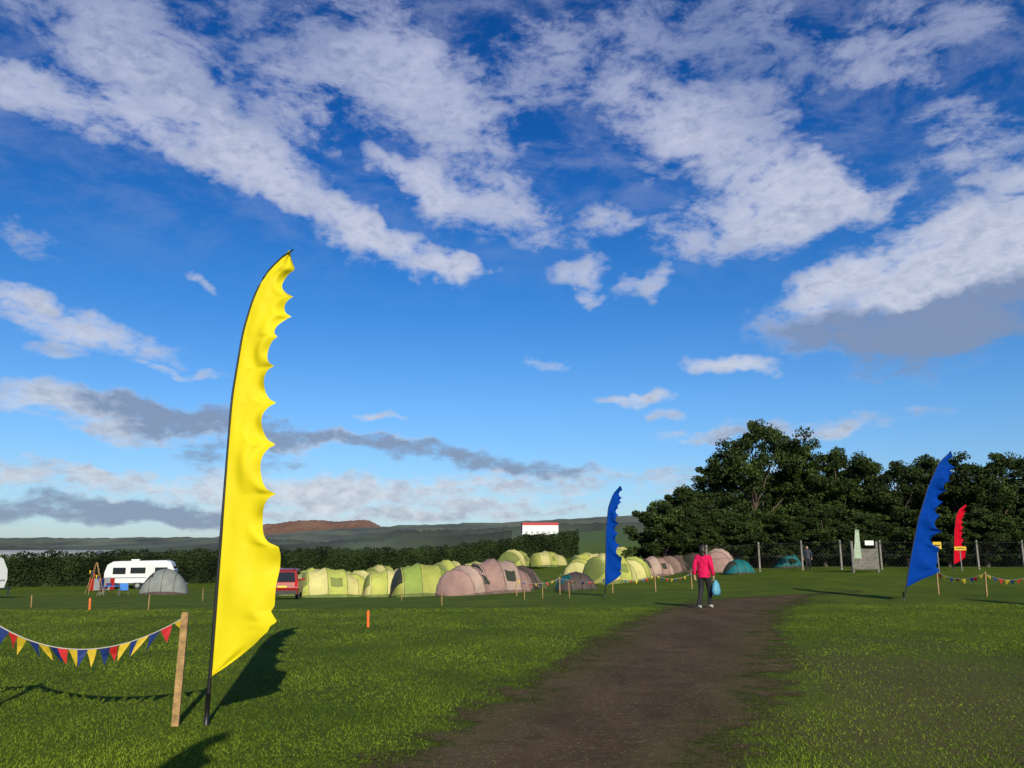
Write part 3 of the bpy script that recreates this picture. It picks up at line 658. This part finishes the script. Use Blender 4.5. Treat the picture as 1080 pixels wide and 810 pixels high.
def person(name,loc,rz,jm,tm,bag=None,Hs=1.0,stride=1.0,shoe=None):
    mb=MB(); s=stride
    vs=[(0,0,.93),(0,0,1.06),(0,.0,1.22),(0,-.01,1.36),(0,0,1.43),(0,.01,1.50),
        (.095,0,.86),(.10,.13*s,.49),(.10,.09*s,.10),(.11,.17*s+.04,.045),(.11,.25*s,.035),
        (-.095,0,.86),(-.095,.0,.49),(-.09,-.23*s,.14),(-.09,-.16*s,.06),(-.09,-.07*s,.035),
        (.175,-.01,1.38),(.24,-.04,1.12),(.255,.06,.88),
        (-.175,-.01,1.38),(-.24,-.08,1.13),(-.255,-.05,.89)]
    ed=[(0,1),(1,2),(2,3),(3,4),(4,5),(0,6),(6,7),(7,8),(8,9),(9,10),(0,11),(11,12),(12,13),(13,14),(14,15),(3,16),(16,17),(17,18),(3,19),(19,20),(20,21)]
    rd_=[(.175,.13),(.175,.135),(.18,.135),(.16,.12),(.07,.07),(.052,.052),(.11,.11),(.078,.078),(.055,.055),(.05,.045),(.035,.03),
        (.11,.11),(.078,.078),(.055,.055),(.05,.045),(.035,.03),(.09,.09),(.068,.068),(.042,.042),(.09,.09),(.068,.068),(.042,.042)]
    V,F=skin_tube(vs,ed,rd_)
    mi=[]
    for f in F:
        c=sum((Vector(V[k]) for k in f),Vector())/len(f)
        if c.z<.095 : m=3
        elif c.z<.90 and abs(c.x)<.2 and not (c.z>.8 and abs(c.x)>.19): m=1
        elif c.z>1.46: m=2
        else: m=0
        mi.append(m)
    mb.add(V,F,mi)
    for sx,wr in((1,(.255,.06,.88)),(-1,(-.255,-.05,.89))):
        w0=Vector(wr)
        V,F=skin_tube([w0+Vector((0,0,.02)),w0+Vector((0,.01,-.05)),w0+Vector((0,.015,-.085))],[(0,1),(1,2)],[(.024,.024),(.022,.036),(.018,.036)],1); mb.add(V,F,2)
        for i,(o,l) in enumerate(((-.030,.06),(-.010,.07),(.010,.066),(.030,.052))):
            r0=w0+Vector((0,.015+o,-.08)); V,F=skin_tube([r0,r0+Vector((-sx*.008,.0,-l*.5)),r0+Vector((-sx*.032,.0,-l*.8)),r0+Vector((-sx*.045,0,-l*.62))],[(0,1),(1,2),(2,3)],[.0095,.009,.008,.007],1); mb.add(V,F,2)
        r0=w0+Vector((0,.035,-.035)); V,F=skin_tube([r0,r0+Vector((-sx*.015,.02,-.03)),r0+Vector((-sx*.03,.02,-.06))],[(0,1),(1,2)],[.012,.0105,.009],1); mb.add(V,F,2)
    hc=(0,.025,1.60)
    mb.ball(hc,(.074,.092,.115),2,16); mb.ball((0,.118,1.59),(.013,.02,.022),2,8); mb.ball((0,.105,1.545),(.024,.01,.008),6,8)
    for sx in(-1,1): mb.ball((sx*.076,.02,1.595),(.012,.02,.03),2,8); mb.ball((sx*.03,.105,1.612),(.013,.01,.008),5,8)
    mb.ball((0,.003,1.635),(.092,.103,.105),4,16); mb.ball((0,-.055,1.57),(.09,.065,.12),4,14); mb.ball((0,-.06,1.47),(.075,.045,.11),4,12)
    ring=lambda z,rx,ry:[(rx*math.cos(t),ry*math.sin(t),z) for t in np.linspace(0,2*math.pi,21)]
    a_=ring(.84,.185,.14); b2=ring(1.0,.182,.138); mb.add(a_+b2,[(k,k+1,22+k,21+k) for k in range(20)],0)
    a_=ring(1.41,.085,.085); b2=ring(1.49,.07,.075); mb.add(a_+b2,[(k,k+1,22+k,21+k) for k in range(20)],0)
    if bag:
        v=[];f=[];n=20; zs=[.36,.39,.50,.66,.76]; ws=[(.13,.05),(.17,.085),(.175,.095),(.13,.07),(.04,.02)]
        for z,(rx,ry) in zip(zs,ws):
            for k in range(n):
                t=2*math.pi*k/n; wb=1+.07*math.sin(k*2.3+z*40); v.append((.31+ry*math.cos(t)*wb*1.2,.07+rx*math.sin(t)*wb,z))
        for i in range(4):
            for k in range(n): f.append((i*n+k,i*n+(k+1)%n,(i+1)*n+(k+1)%n,(i+1)*n+k))
        f.append(tuple(reversed(range(n)))); mb.add(v,f,7)
        for dx in(-.015,.015): mb.tube([(.305+dx,.03,.74),(.26+dx*.3,.07,.805),(.305+dx,.11,.74)],.008,7,5)
    o=mb.build(name,[jm,tm,skinm,shoe or white,hair,rubber,mat('lips',(.4,.12,.1),.5),bag or white],loc,rz,smooth=True); o.scale=(Hs,Hs,Hs); return o
pink=mat('pink_jacket',(.66,.010,.085),.75,.25,9,bump=.7,bscale=9,spec=.15)
px_,py_=PXc(741,24.6),24.6
person('walking_woman',(px_,py_,hf(px_,py_)+.012),R(-32),pink,jeans,bag=mat('pale_blue_carrier_bag',(.16,.50,.66),.4,.1,trans=.3),Hs=1.06,stride=1.15)
person('standing_person',(PXc(851,58),58,hf(20,58)),R(150),mat('dark_jacket',(.03,.035,.05),.7,.1),jeans,stride=.2,Hs=1.03,shoe=rubber)
print('done', len(bpy.data.objects))
